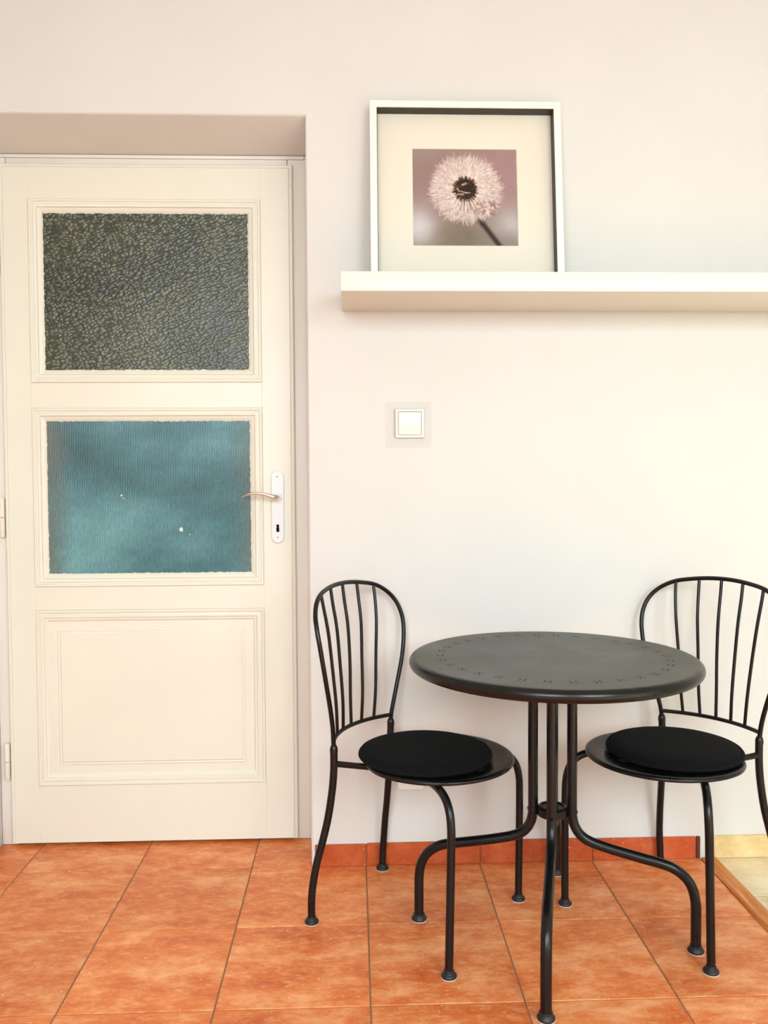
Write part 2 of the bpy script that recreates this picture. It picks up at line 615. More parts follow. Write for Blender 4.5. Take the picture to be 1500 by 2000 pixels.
# ------------------------------------------------------------------ door
YD = 0.175                                    # front of the leaf
YFR = 0.191                                   # front of the frame
frame = tag(empty('trim_1', (OX0, YFR, 0)), 'off-white painted wooden door frame', None, None, 'structure')
def fpart(name, x0, x1, z0, z1, y1=0.09):
    link(name, box_mesh(x0 - OX0, x1 - OX0, 0, y1, z0, z1, 'trimpaint', 0.003), frame)
fpart('jamb', OX0 + 0.001, OX0 + 0.052, 0.0008, 2.108)
fpart('jamb', OX1 - 0.066, OX1 - 0.001, 0.0008, 2.108)
fpart('head', OX0 + 0.053, OX1 - 0.067, 2.040, 2.108, 0.05)
fpart('head_bead', OX0 + 0.001, OX1 - 0.014, 2.1085, 2.1195, 0.010)
# small quadrant bead where the frame meets the plaster
link('bead', box_mesh(OX1 - 0.013 - OX0, OX1 - 0.0012 - OX0, -0.010, 0.0, 0.0008, 2.117, 'trimpaint', 0.004), frame)

DX0, DX1, DZ0, DZ1 = -0.0935, 0.7895, 0.010, 2.087
door = tag(empty('door_1', ((DX0 + DX1) / 2, YD, 0)), 'cream panelled door with two dark glass panes and a lever handle', None, None, 'structure')
ox = (DX0 + DX1) / 2
PX0, PX1 = -0.006, 0.691                       # openings between the stiles
OPEN = [(1.428, 1.980), (0.805, 1.351), (0.189, 0.733)]
LT = 0.0155
def dbox(name, x0, x1, z0, z1, y0=0.0, y1=LT, mat='door', bev=0.0006):
    return link(name, box_mesh(x0 - ox, x1 - ox, y0, y1, z0, z1, mat, bev, 1), door)
BE = 0.012
dbox('stile', DX0 + BE, PX0, DZ0, DZ1 - BE)
dbox('stile', PX1, DX1 - BE, DZ0, DZ1 - BE)
zs = [DZ1 - BE, OPEN[0][1], OPEN[0][0], OPEN[1][1], OPEN[1][0], OPEN[2][1], OPEN[2][0], DZ0]
for k in range(0, 8, 2):
    dbox('rail', PX0, PX1, zs[k + 1], zs[k])
# rounded rebate lip around the leaf
def lip():
    prof = [(0.0, 0.0155), (0.0, 0.006), (0.0015, 0.0025), (0.005, 0.0004), (0.0085, 0.0008), (0.0112, 0.0030), (0.0118, 0.0030), (0.0118, 0.0155)]
    n = len(prof)
    V, F = [], []
    for (sx, sz) in ((0, 0), (0, 1), (1, 1), (1, 0)):
        for d, h in prof:
            V.append(((DX0 + d if sx == 0 else DX1 - d) - ox, h, DZ0 if sz == 0 else DZ1 - d))
    for c in range(3):
        for k in range(n):
            k2 = (k + 1) % n
            F.append((c * n + k, (c + 1) * n + k, (c + 1) * n + k2, c * n + k2))
    F.append(tuple(range(n)))
    F.append(tuple(range(3 * n, 4 * n))[::-1])
    return mesh(V, F, 'door', 30)
link('rebate_lip', lip(), door)
dbox('leaf_core', DX0 + 0.04, DX1 - 0.025, DZ0, 2.036, LT + 0.006, 0.045)

MW = 0.0385
glass_prof = [(0.0, 0.004), (0.0004, -0.0035), (0.003, -0.0055), (0.007, -0.005), (0.0095, -0.0018), (0.012, -0.0012),
              (0.0135, -0.0030), (0.018, -0.0042), (0.023, -0.0028), (0.0255, 0.0015), (0.030, 0.0030), (0.0375, 0.0085), (0.0385, 0.0105), (0.0385, 0.014), (0.0, 0.014)]
for k, (z0, z1) in enumerate(OPEN[:2]):
    link('glazing_moulding', ring_frame(PX0 - ox, PX1 - ox, z0, z1, glass_prof, 'door'), door)
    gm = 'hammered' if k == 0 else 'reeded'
    gx0, gx1 = PX0 + MW - 0.002, PX1 - 0.027
    cz = (z0 + z1) / 2
    cx = (gx0 + gx1) / 2
    gh = (z1 - z0) / 2 - MW + 0.003
    gw = (gx1 - gx0) / 2
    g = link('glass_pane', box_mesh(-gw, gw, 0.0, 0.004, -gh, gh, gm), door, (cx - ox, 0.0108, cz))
    g['label'] = ('dark grey-green hammered glass pane', 'scratched teal reeded glass pane')[k]
    # ragged paint line over the edge of the pane
    V, F = [], []
    def ragged(p, q, inward, nseg):
        i = len(V)
        for s in range(nseg + 1):
            f = s / nseg
            b = p + (q - p) * f
            V.append(b)
            V.append(b + inward * (0.0016 + 0.0022 * random.random() ** 3))
        for s in range(nseg):
            F.append((i + 2 * s, i + 2 * s + 2, i + 2 * s + 3, i + 2 * s + 1))
    iw = PX1 - PX0 - 2 * MW
    A = Vector((PX0 + MW - ox - 0.001, 0.0104, z0 + MW - 0.001)); B = Vector((PX1 - MW - ox + 0.001, 0.0104, z0 + MW - 0.001))
    C_ = Vector((B.x, 0.0104, z1 - MW + 0.001)); D = Vector((A.x, 0.0104, z1 - MW + 0.001))
    ragged(A, B, Vector((0, 0, 1)), 90); ragged(D, C_, Vector((0, 0, -1)), 90)
    ragged(A, D, Vector((1, 0, 0)), 70); ragged(B, C_, Vector((-1, 0, 0)), 70)
    link('paint_edge', mesh(V, F, 'door', 0), door)
    if k == 1:
        for (px, pz, r) in ((0.437, 0.978, 0.0062), (0.463, 0.962, 0.0018), (0.256, 1.084, 0.0030), (0.262, 1.075, 0.0022)):
            V2 = [(math.cos(a) * r * (0.8 + 0.35 * random.random()), 0, math.sin(a) * r * (0.85 + 0.5 * random.random())) for a in [2 * math.pi * s / 9 for s in range(9)]]
            V2 = V2 + [(x_ * 0.8, -0.0008, z_ * 0.8) for x_, _, z_ in V2]
            F2 = [tuple(range(9)), tuple(range(9, 18))] + [(s, (s + 1) % 9, 9 + (s + 1) % 9, 9 + s) for s in range(9)]
            link('paint_chip', mesh(V2, F2, 'chip', 0), g, (px - cx, -0.0001, pz - cz))

# lower panel: moulding, flat sunk field, raised centre
link('panel_moulding', ring_frame(PX0 - ox, PX1 - ox, OPEN[2][0], OPEN[2][1],
     [(0.0, 0.004), (0.0004, -0.0035), (0.003, -0.0055), (0.007, -0.005), (0.0095, -0.0018), (0.012, -0.0012), (0.0135, -0.0030), (0.018, -0.0042), (0.023, -0.0028), (0.0255, 0.0015), (0.031, 0.0030), (0.036, 0.0075), (0.0365, 0.012), (0.0, 0.012)], 'door'), door)
def raised_panel():
    x0, x1, z0, z1 = PX0 - ox + 0.030, PX1 - ox - 0.030, OPEN[2][0] + 0.030, OPEN[2][1] - 0.030
    prof = [(0.0, 0.012), (0.0, 0.0075), (0.031, 0.0070), (0.033, 0.0048), (0.036, 0.0042), (0.0385, 0.0052), (0.041, 0.0040), (0.043, 0.0022)]
    V, F = [], []
    n = len(prof)
    for (sx, sz) in ((0, 0), (1, 0), (1, 1), (0, 1)):
        for d, h in prof:
            V.append(((x0 + d) if sx == 0 else (x1 - d), h, (z0 + d) if sz == 0 else (z1 - d)))
    for c in range(4):
        c2 = (c + 1) % 4
        for k in range(n - 1):
            F.append((c * n + k, c2 * n + k, c2 * n + k + 1, c * n + k + 1))
    F.append(tuple(c * n + n - 1 for c in range(4)))
    F.append(tuple(c * n for c in range(4))[::-1])
    return mesh(V, F, 'door', 25)
link('panel', raised_panel(), door)

# handle plate, lever, keyhole, screws
def stadium(w, z0, z1, y0, y1, mat, n=12, bev=0.001):
    r = w / 2
    out = [(r * math.cos(a), z1 - r + r * math.sin(a)) for a in [math.pi * k / n for k in range(n + 1)]]
    out += [(r * math.cos(a), z0 + r + r * math.sin(a)) for a in [math.pi + math.pi * k / n for k in range(n + 1)]]
    N = len(out)
    cz = (z0 + z1) / 2
    sh = lambda p: (p[0] * (1 - bev / r), cz + (p[1] - cz) * (1 - bev / ((z1 - z0) / 2)))
    V = [(x_, y1, z_) for x_, z_ in out] + [(x_, y0 + bev, z_) for x_, z_ in out] + [(sh(p)[0], y0, sh(p)[1]) for p in out]
    F = [tuple(range(N)), tuple(range(2 * N, 3 * N))]
    for L in (0, 1):
        for k in range(N):
            F.append((L * N + k, L * N + (k + 1) % N, (L + 1) * N + (k + 1) % N, (L + 1) * N + k))
    return mesh(V, F, mat, 30)
HX = 0.7355
plate = link('handle_plate', stadium(0.040, 0.934, 1.158, -0.0075, 0.0, 'plate', 14, 0.0022), door, (HX - ox, 0, 0))
plate['label'] = 'white backplate with rounded ends'
def disc_y(r, y0, y1, mat, n=16):
    V = [(r * math.cos(2 * math.pi * k / n), y, r * math.sin(2 * math.pi * k / n)) for y in (y0, y1) for k in range(n)]
    F = [tuple(range(n)), tuple(range(n, 2 * n))[::-1]] + [(k, (k + 1) % n, n + (k + 1) % n, n + k) for k in range(n)]
    return mesh(V, F, mat, 30)
for z_, r_, mt in ((1.139, 0.0028, 'plate'), (0.9525, 0.0034, 'nickel')):
    s_ = link('screw', disc_y(r_, -0.0088, -0.007, mt), plate, (0, 0, z_))
    link('screw_slot', disc_y(r_ * 0.62, -0.0092, -0.0086, 'black', 8), plate, (0, 0, z_))
def keyhole():
    pts = []
    for k in range(15):
        a = -math.pi * 0.22 + (math.pi * 1.44) * k / 14
        pts.append((0.0044 * math.cos(a), 0.007 + 0.0044 * math.sin(a)))
    pts += [(-0.0028, 0.0028), (-0.0045, 0.001), (-0.0045, -0.0105), (-0.003, -0.012), (0.003, -0.012), (0.0045, -0.0105), (0.0045, 0.001), (0.0028, 0.0028)]
    n = len(pts)
    V = [(x_, y_, z_) for y_ in (-0.0083, -0.007) for x_, z_ in pts]
    F = [tuple(range(n)), tuple(range(n, 2 * n))[::-1]] + [(k, (k + 1) % n, n + (k + 1) % n, n + k) for k in range(n)]
    return mesh(V, F, 'black', 0)
link('keyhole', keyhole(), plate, (0, 0, 0.981))
hz = 1.076
rose = link('lever_handle', tube(spline([(0, -0.006, hz), (0, -0.028, hz), (-0.002, -0.046, hz + 0.0005), (-0.010, -0.056, hz + 0.002), (-0.030, -0.060, hz + 0.0085), (-0.055, -0.059, hz + 0.0125), (-0.080, -0.056, hz + 0.0105), (-0.104, -0.050, hz + 0.001)], 8),
      list(np.interp(np.linspace(0, 1, 57), [0, .14, .3, .45, .65, .85, 1], [.0095, .0088, .0085, .0062, .0048, .0040, .0016])), 'nickel', 14), door, (HX - ox, 0, 0))
rose['label'] = 'satin metal lever handle curving to the left'
link('lever_rose', lathe([(0, -0.0075), (0.0125, -0.0075), (0.0125, -0.011), (0.0105, -0.0135), (0, -0.0135)], 'nickel', 24), rose, (0, 0, hz), (0, 0, 0))
bpy.data.objects['lever_rose'].rotation_euler = (math.radians(-90), 0, 0)
bpy.data.objects['lever_rose'].location = (0, 0, hz)

# hinges on the left edge of the leaf
for z0, z1 in ((0.208, 0.322), (0.958, 1.080), (1.76, 1.875)):
    hg = link('hinge', tube([(0, 0, z0), (0, 0, z0 + 0.003), (0, 0, (z0 + z1) / 2 - 0.0008)], [.006, .0078, .0078], 'trimpaint', 14), door, (DX0 - 0.0095 - ox, 0.003, 0))
    link('hinge_knuckle', tube([(0, 0, (z0 + z1) / 2 + 0.0008), (0, 0, z1 - 0.003), (0, 0, z1)], [.0078, .0078, .006], 'trimpaint', 14), hg)
    link('hinge_pin', tube([(0, 0, z0 + 0.01), (0, 0, z1 - 0.01)], .0045, 'black', 8), hg)

# ------------------------------------------------------------------ wall shelf and picture
SZ0, SZ1, SD = 1.6085, 1.6583, 0.260
shelf = tag(empty('wall_shelf', (0.941, 0, SZ0)), 'long white floating shelf on the wall above the table', 'shelf')
link('shelf_board', box_mesh(0, 1.90, -SD, -0.0005, 0, SZ1 - SZ0, 'shelf', 0.0012, 2), shelf)
link('fixing_screw', tube([(0.256, -0.045, -0.0012), (0.256, -0.045, 0.002)], 0.0035, 'nickel', 10), shelf)

pic = tag(empty('picture_frame', (1.0215, -0.0995, SZ1 + 0.0006)), 'white deep box frame with a dandelion photograph leaning on the shelf', 'picture')
pic.rotation_euler = (-math.atan2(0.0585, 0.528), 0, 0)
PW, PH, FD = 0.537, 0.531, 0.040
RW = 0.0195
for nm, a in (('frame_rail', (0, PW, 0, RW)), ('frame_rail', (0, PW, PH - RW, PH)), ('frame_stile', (0, RW, RW, PH - RW)), ('frame_stile', (PW - RW, PW, RW, PH - RW))):
    link(nm, box_mesh(a[0], a[1], 0, FD, a[2], a[3], 'frame', 0.0008, 1), pic)
REC = 0.034
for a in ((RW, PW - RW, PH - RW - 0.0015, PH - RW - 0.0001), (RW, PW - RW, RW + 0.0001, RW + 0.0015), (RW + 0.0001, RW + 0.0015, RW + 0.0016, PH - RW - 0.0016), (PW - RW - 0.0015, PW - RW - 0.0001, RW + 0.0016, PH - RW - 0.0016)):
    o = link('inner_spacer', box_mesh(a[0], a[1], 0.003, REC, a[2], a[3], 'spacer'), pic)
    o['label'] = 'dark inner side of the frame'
# window mat and print
px0, px1, pz0, pz1 = 1.1405 - 1.0215, 1.4390 - 1.0215, 0.1268, 0.4105
link('window_mat', ring_frame(RW, PW - RW, RW, PH - RW, [(0, 0), (0, 0.003), (0.001, 0.003)], 'mat', REC), pic).hide_render = False
mat_o = [o for o in pic.children if o.name.startswith('window_mat')][0]
def mat_board():
    outer = [(RW + 0.0016, RW + 0.0016), (PW - RW - 0.0016, RW + 0.0016), (PW - RW - 0.0016, PH - RW - 0.0016), (RW + 0.0016, PH - RW - 0.0016)]
    inner = [(px0, pz0), (px1, pz0), (px1, pz1), (px0, pz1)]
    inn2 = [(px0 + 0.0018, pz0 + 0.0018), (px1 - 0.0018, pz0 + 0.0018), (px1 - 0.0018, pz1 - 0.0018), (px0 + 0.0018, pz1 - 0.0018)]
    V = [(x_, REC, z_) for x_, z_ in outer] + [(x_, REC, z_) for x_, z_ in inner] + [(x_, REC + 0.0018, z_) for x_, z_ in inn2] + [(x_, REC + 0.0018, z_) for x_, z_ in outer]
    F = []
    for L in (0, 1, 2, 3):
        for k in range(4):
            k2 = (k + 1) % 4
            F.append((L * 4 + k, L * 4 + k2, ((L + 1) % 4) * 4 + k2, ((L + 1) % 4) * 4 + k))
    return mesh(V, F, 'mat', 20)
mat_o.data = mat_board()
link('backing_board', box_mesh(RW + 0.001, PW - RW - 0.001, REC + 0.0032, FD - 0.0005, RW + 0.001, PH - RW - 0.001, 'mat'), pic)

def dandelion(nx, nz):
    U, Vv = np.meshgrid(np.linspace(0, 1, nx), np.linspace(0, 1, nz))
    asp = (pz1 - pz0) / (px1 - px0)
    def sm(n, it):
        a = rng.random((n, n))
        xi = U * (n - 1.001)
        yi = Vv * (n - 1.001)
        x_, y_ = xi.astype(int), yi.astype(int)
        fx, fy = xi - x_, yi - y_
        fx, fy = fx * fx * (3 - 2 * fx), fy * fy * (3 - 2 * fy)
        return (a[y_, x_] * (1 - fx) + a[y_, x_ + 1] * fx) * (1 - fy) + (a[y_ + 1, x_] * (1 - fx) + a[y_ + 1, x_ + 1] * fx) * fy
    img = np.zeros((nz, nx, 3))
    img[:] = (164, 140, 132)
    def blob(cx, cz, rx, rz, c, k):
        nonlocal img
        w = np.clip(k * np.exp(-(((U - cx) / rx) ** 2 + ((Vv - cz) / rz) ** 2)), 0, 1)[..., None]
        img = img * (1 - w) + np.array(c) * w
    blob(0.05, 0.95, 0.22, 0.10, (168, 156, 150), 0.9)
    blob(0.05, 0.72, 0.35, 0.25, (160, 134, 128), 0.8)
    blob(0.95, 0.70, 0.40, 0.40, (172, 142, 142), 0.9)
    blob(0.50, 0.05, 0.50, 0.26, (134, 122, 104), 1.0)
    blob(0.06, 0.20, 0.17, 0.20, (206, 202, 202), 1.0)
    blob(0.95, 0.22, 0.22, 0.17, (188, 182, 180), 1.0)
    blob(0.85, 0.02, 0.25, 0.10, (150, 142, 134), 0.7)
    img += (sm(14, 0)[..., None] - 0.5) * 6
    cx, cz = 0.505, 0.582
    dx, dz = U - cx, (Vv - cz) * asp
    def line(x0, z0, x1, z1, w, c, a, fade=0.0):
        nonlocal img
        lo_x, hi_x = sorted((x0, x1)); lo_z, hi_z = sorted((z0, z1))
        i0, i1 = max(int((lo_x - 2.5 * w) * nx), 0), min(int((hi_x + 2.5 * w) * nx) + 2, nx)
        j0, j1 = max(int((lo_z - 2.5 * w / asp) * nz), 0), min(int((hi_z + 2.5 * w / asp) * nz) + 2, nz)
        if i1 <= i0 or j1 <= j0:
            return
        u, v = U[j0:j1, i0:i1], Vv[j0:j1, i0:i1]
        ex, ez = x1 - x0, (z1 - z0) * asp
        L2 = ex * ex + ez * ez + 1e-12
        t = np.clip(((u - x0) * ex + (v - z0) * asp * ez) / L2, 0, 1)
        d = np.hypot(u - x0 - t * ex, (v - z0) * asp - t * ez)
        ww = a * np.exp(-(d / w) ** 2) * (1 - fade * t)
        img[j0:j1, i0:i1] = img[j0:j1, i0:i1] * (1 - ww[..., None]) + np.array(c) * ww[..., None]
    # stem
    line(0.555, 0.40, 0.66, 0.235, 0.020, (58, 44, 38), 0.98)
    line(0.64, 0.265, 0.845, -0.03, 0.0225, (50, 38, 32), 1.0)
    line(0.655, 0.26, 0.86, -0.03, 0.007, (92, 74, 60), 0.5)
    # ball of pappus
    rr = np.hypot(dx / 0.345, dz / 0.330)
    w = np.clip((1.0 - rr) * 7, 0, 1) * 0.62
    tex = 216 + 26 * (sm(34, 0) - 0.5) + 30 * (sm(60, 0) - 0.5)
    fill = np.stack([tex, tex * 0.925, tex * 0.885], -1)
    img = img * (1 - w[..., None]) + fill * w[..., None]
    for _ in range(1500):
        a = rng.uniform(0, 2 * math.pi)
        r1 = rng.uniform(0.12, 0.33)
        ln = rng.uniform(0.03, 0.075)
        b = a + rng.normal(0, 0.35)
        x0, z0 = cx + r1 * math.cos(a), cz + r1 * 0.95 * math.sin(a) / asp
        x1, z1 = x0 + ln * math.cos(b), z0 + ln * math.sin(b) / asp
        if math.hypot(x1 - cx, (z1 - cz) * asp) > 0.372 + rng.normal(0, 0.008):
            continue
        g = rng.uniform(0.84, 1.05)
        line(x0, z0, x1, z1, rng.uniform(0.0022, 0.0042), (min(238 * g, 250), min(224 * g, 244), min(214 * g, 240)), rng.uniform(0.35, 0.8), 0.3)
    for _ in range(260):
        a = rng.uniform(0, 2 * math.pi)
        r1 = rng.uniform(0.13, 0.30)
        x0, z0 = cx + r1 * math.cos(a), cz + r1 * math.sin(a) / asp
        line(x0, z0, x0 + 0.018 * math.cos(a), z0 + 0.018 * math.sin(a) / asp, 0.0035, (176, 152, 142), 0.5)
    for _ in range(36):                                  # darker gaps low on the right
        x0, z0 = cx + rng.uniform(0.10, 0.28), cz - rng.uniform(0.12, 0.26)
        line(x0, z0, x0 + rng.normal(0, 0.012), z0 + rng.normal(0, 0.012), 0.008, (150, 112, 106), 0.6)
    for _ in range(90):                                  # pale threads round the seeds
        a = rng.uniform(0, 2 * math.pi)
        line(cx + 0.08 * math.cos(a), cz + 0.08 * math.sin(a) / asp, cx + 0.19 * math.cos(a), cz + 0.19 * math.sin(a) / asp, 0.0022, (244, 226, 206), 0.7, 0.5)
    core = np.clip((0.106 - np.hypot(dx, dz)) * 60, 0, 1) * 0.96
    img = img * (1 - core[..., None]) + np.array((36, 22, 16)) * core[..., None]
    for _ in range(170):
        a = rng.uniform(0, 2 * math.pi)
        r0, r1 = rng.uniform(0.05, 0.09), rng.uniform(0.100, 0.130)
        c = (34, 20, 14) if rng.random() < 0.75 else (120, 74, 44)
        line(cx + r0 * math.cos(a), cz + r0 * math.sin(a) / asp, cx + r1 * math.cos(a), cz + r1 * math.sin(a) / asp, 0.0036, c, 0.85, 0.3)
    for (a0, b0, a1, b1, ww) in ((-.03, .045, .005, .06, .011), (-.045, -.02, .01, -.035, .007), (-.075, -.05, -.02, -.05, .008), (.0, -.035, .04, -.035, .006), (-.08, .01, -.06, -.02, .008)):
        line(cx + a0, cz + b0, cx + a1, cz + b1, ww, (224, 198, 172), 0.85)
    for _ in range(26):
        a = rng.uniform(-1.9, -0.7)
        line(cx + 0.10 * math.cos(a), cz + 0.10 * math.sin(a) / asp, cx + 0.21 * math.cos(a), cz + 0.21 * math.sin(a) / asp, 0.003, (60, 36, 28) if rng.random() < .5 else (236, 214, 200), 0.7, 0.5)
    return 255 * (np.clip(img, 0, 255) / 255) ** 1.22

def print_mesh():
    nx, nz = 250, 236
    img = dandelion(nx, nz) / 255.0
    lin = np.where(img <= 0.04045, img / 12.92, ((img + 0.055) / 1.055) ** 2.4)
    xs_ = np.linspace(px0 - 0.001, px1 + 0.001, nx)
    zs_ = np.linspace(pz0 - 0.001, pz1 + 0.001, nz)
    V = [(x_, REC + 0.0025, z_) for z_ in zs_ for x_ in xs_]
    F = [(j * nx + i, j * nx + i + 1, (j + 1) * nx + i + 1, (j + 1) * nx + i) for j in range(nz - 1) for i in range(nx - 1)]
    me = bpy.data.meshes.new('print')
    me.from_pydata(V, [], F)
    at = me.color_attributes.new('print', 'FLOAT_COLOR', 'POINT')
    rgba = np.ones((nx * nz, 4), dtype=np.float32)
    rgba[:, :3] = lin.reshape(-1, 3)
    at.data.foreach_set('color', rgba.ravel())
    me.materials.append(M['print'])
    return me
o = link('photo_print', print_mesh(), pic)
o['label'] = 'square photograph of a white dandelion seed head'

# ------------------------------------------------------------------ light switch and outlet
sw = tag(empty('light_switch', (1.132, 0, 1.288)), 'white square light switch with clear protective plate on the wall', 'switch')
def rounded_plate(w, h, r, y0, y1, mat, bev=0.0015, n=6, hole=None):
    pts = []
    for (sx, sz, a0) in ((1, 1, 0), (-1, 1, 90), (-1, -1, 180), (1, -1, 270)):
        for k in range(n + 1):
            a = math.radians(a0 + 90 * k / n)
            pts.append((sx * (w / 2 - r) + r * math.cos(a), sz * (h / 2 - r) + r * math.sin(a)))
    N = len(pts)
    k_ = lambda p, b: (p[0] * (1 - b / (w / 2)), p[1] * (1 - b / (h / 2)))
    V = [(x_, y1, z_) for x_, z_ in pts] + [(x_, y0 + bev, z_) for x_, z_ in pts] + [(k_(p, bev)[0], y0, k_(p, bev)[1]) for p in pts]
    F = [tuple(range(N)), tuple(range(2 * N, 3 * N))]
    for L in (0, 1):
        for k in range(N):
            F.append((L * N + k, L * N + (k + 1) % N, (L + 1) * N + (k + 1) % N, (L + 1) * N + k))
    return mesh(V, F, mat, 30)
link('protective_plate', rounded_plate(0.132, 0.131, 0.006, -0.0030, -0.0004, 'acrylic', 0.0008), sw, (-0.0035, 0, -0.003))['label'] = 'clear acrylic square behind the switch'
link('switch_surround', ring_frame(-0.0415, 0.0415, -0.0415, 0.0415, [(0, -0.0032), (0.0004, -0.011), (0.002, -0.0125), (0.0065, -0.0125), (0.0075, -0.0115), (0.0075, -0.0045), (0, -0.0032)], 'plastic', close=False), sw)
link('switch_well', box_mesh(-0.0345, 0.0345, -0.0062, -0.0036, -0.0345, 0.0345, 'outlet'), sw)
rk = link('rocker', box_mesh(-0.0325, 0.0325, -0.0062, 0.0, -0.0325, 0.0325, 'plastic', 0.001, 2), sw, (0, -0.0075, 0), (math.radians(3.5), 0, 0))

ou = tag(empty('wall_outlet', (1.130, 0, 0.262)), 'white wall socket low on the wall behind the chair seat near the door', 'outlet')
link('cover_plate', rounded_plate(0.080, 0.080, 0.010, -0.009, -0.0004, 'outlet', 0.003), ou)
link('socket_well', lathe([(0.0215, 0), (0.0215, 0.0035), (0.0195, 0.0035), (0.0185, 0.0008), (0, 0.0008)], 'outlet', 32), ou, (0, -0.0088, 0), (math.radians(90), 0, 0))
for s in (-1, 1):
    link('pin_hole', disc_y(0.0026, -0.0102, -0.0094, 'black', 10), ou, (s * 0.0095, 0, 0))

# ------------------------------------------------------------------ round table
TC = (1.452, -0.405)
TA = math.radians(-15.5)
TZ = 0.6945
TR = 0.350
table = tag(empty('bistro_table', (TC[0], TC[1], 0), TA), 'round charcoal metal bistro table with pierced flower border and four bent legs', 'table')

def table_top():
    t = 0.0024
    prof = [(0, TZ)]
    for k in range(1, 9):
        prof.append((0.325 * k / 8, TZ))
    rc = 0.015                                   # rolled rim
    for k in range(0, 11):
        a = math.radians(90 - 16.5 * k)
        prof.append((TR - rc + rc * math.cos(a), TZ - rc + rc * math.sin(a) * 1.0))
    prof += [(TR - 0.020, TZ - 0.0275), (TR - 0.026, TZ - 0.0255), (TR - 0.027, TZ - 0.012), (TR - 0.031, TZ - t - 0.002), (0.315, TZ - t), (0, TZ - t)]
    top = lathe(prof, 'tabletop', 128, smooth=30)
    # cutter: 32 little flowers of four petals
    V, F = [], []
    for c in range(32):
        A = 2 * math.pi * c / 32
        fx, fy = 0.2735 * math.cos(A), 0.2735 * math.sin(A)
        for q in range(4):
            B = A + math.pi / 4 + q * math.pi / 2
            ex, ey = math.cos(B), math.sin(B)
            px, py = fx + 0.0078 * ex, fy + 0.0078 * ey
            i = len(V)
            for z in (TZ - 0.004, TZ + 0.002):
                for k in range(8):
                    a = 2 * math.pi * k / 8
                    la, lb = 0.0048 * math.cos(a), 0.0024 * math.sin(a) * (1 + 0.3 * math.cos(a))
                    V.append((px + la * ex - lb * ey, py + la * ey + lb * ex, z))
            F.append(tuple(i + k for k in range(8))[::-1])
            F.append(tuple(i + 8 + k for k in range(8)))
            for k in range(8):
                F.append((i + k, i + (k + 1) % 8, i + 8 + (k + 1) % 8, i + 8 + k))
    cut = link('cutter', mesh(V, F, 'tabletop', 0))
    o = link('table_top', top, table)
    md = o.modifiers.new('holes', 'BOOLEAN')
    md.operation = 'DIFFERENCE'
    md.solver = 'EXACT'
    md.object = cut
    bpy.context.view_layer.update()
    dg = bpy.context.evaluated_depsgraph_get()
    # the cutter has to sit in the table's own frame
    cut.matrix_world = table.matrix_world
    bpy.context.view_layer.update()
    dg.update()
    res = bpy.data.meshes.new_from_object(o.evaluated_get(dg))
    o.modifiers.clear()
    o.data = res
    res.materials.append(M['coat'])
    for p_ in res.polygons:
        if math.hypot(p_.center.x, p_.center.y) > 0.338:
            p_.material_index = len(res.materials) - 1
    res.polygons.foreach_set('use_smooth', [True] * len(res.polygons))
    res.set_sharp_from_angle(angle=math.radians(30))
    bpy.data.objects.remove(cut)
    return o
table_top()
def foot_mesh(r, k, mat='glide'):
    return lathe([(0, 0.0022), (r * k * 0.97, 0.0022), (r * k, 0.0040), (r * k * 0.98, 0.0068), (r * k * 0.88, 0.0088), (r * 1.30, 0.0105), (r * 1.20, 0.0125), (r * 1.19, 0.0165), (r * 1.05, 0.0180), (0, 0.0180)], mat, 24)
def pad_mesh(r, k):
    return lathe([(0, 0.0), (r * k * 1.0, 0.0), (r * k * 1.03, 0.0012), (r * k * 1.0, 0.0022), (0, 0.0022)], 'felt', 24)
TT = 0.0122
tfoot, tpad = foot_mesh(TT, 1.58), pad_mesh(TT, 1.58)
leg_rz = [(0.047, TZ - 0.006), (0.047, 0.56), (0.047, 0.42), (0.047, 0.335), (0.0475, 0.305), (0.053, 0.280), (0.068, 0.257), (0.095, 0.2415), (0.150, 0.2270), (0.215, 0.2135), (0.258, 0.2050), (0.287, 0.1950), (0.312, 0.1755), (0.327, 0.150), (0.3335, 0.118), (0.3345, 0.08), (0.3345, 0.016)]
leg_me = tube(spline([(r, 0, z) for r, z in leg_rz], 6), TT, 'coat', 16)
for k in range(4):
    lg = link('leg', leg_me, table, (0, 0, 0), (0, 0, math.radians((180, 0, -90, 90)[k])))
    link('foot', tfoot, lg, (0.3345, 0, 0))
    link('felt_pad', tpad, lg, (0.3345, 0, 0))
    link('bolt', tube([(0.0575, 0, 0.3135), (0.0605, 0, 0.3135)], 0.0042, 'black', 8), lg)
link('hub', lathe([(0, 0.300), (0.034, 0.300), (0.0372, 0.303), (0.0372, 0.320), (0.034, 0.3235), (0.029, 0.3245), (0.027, 0.3215), (0, 0.3215)], 'coat', 36), table)
link('under_bracket', lathe([(0, TZ - 0.016), (0.075, TZ - 0.016), (0.075, TZ - 0.0026), (0, TZ - 0.0026)], 'coat', 32), table)

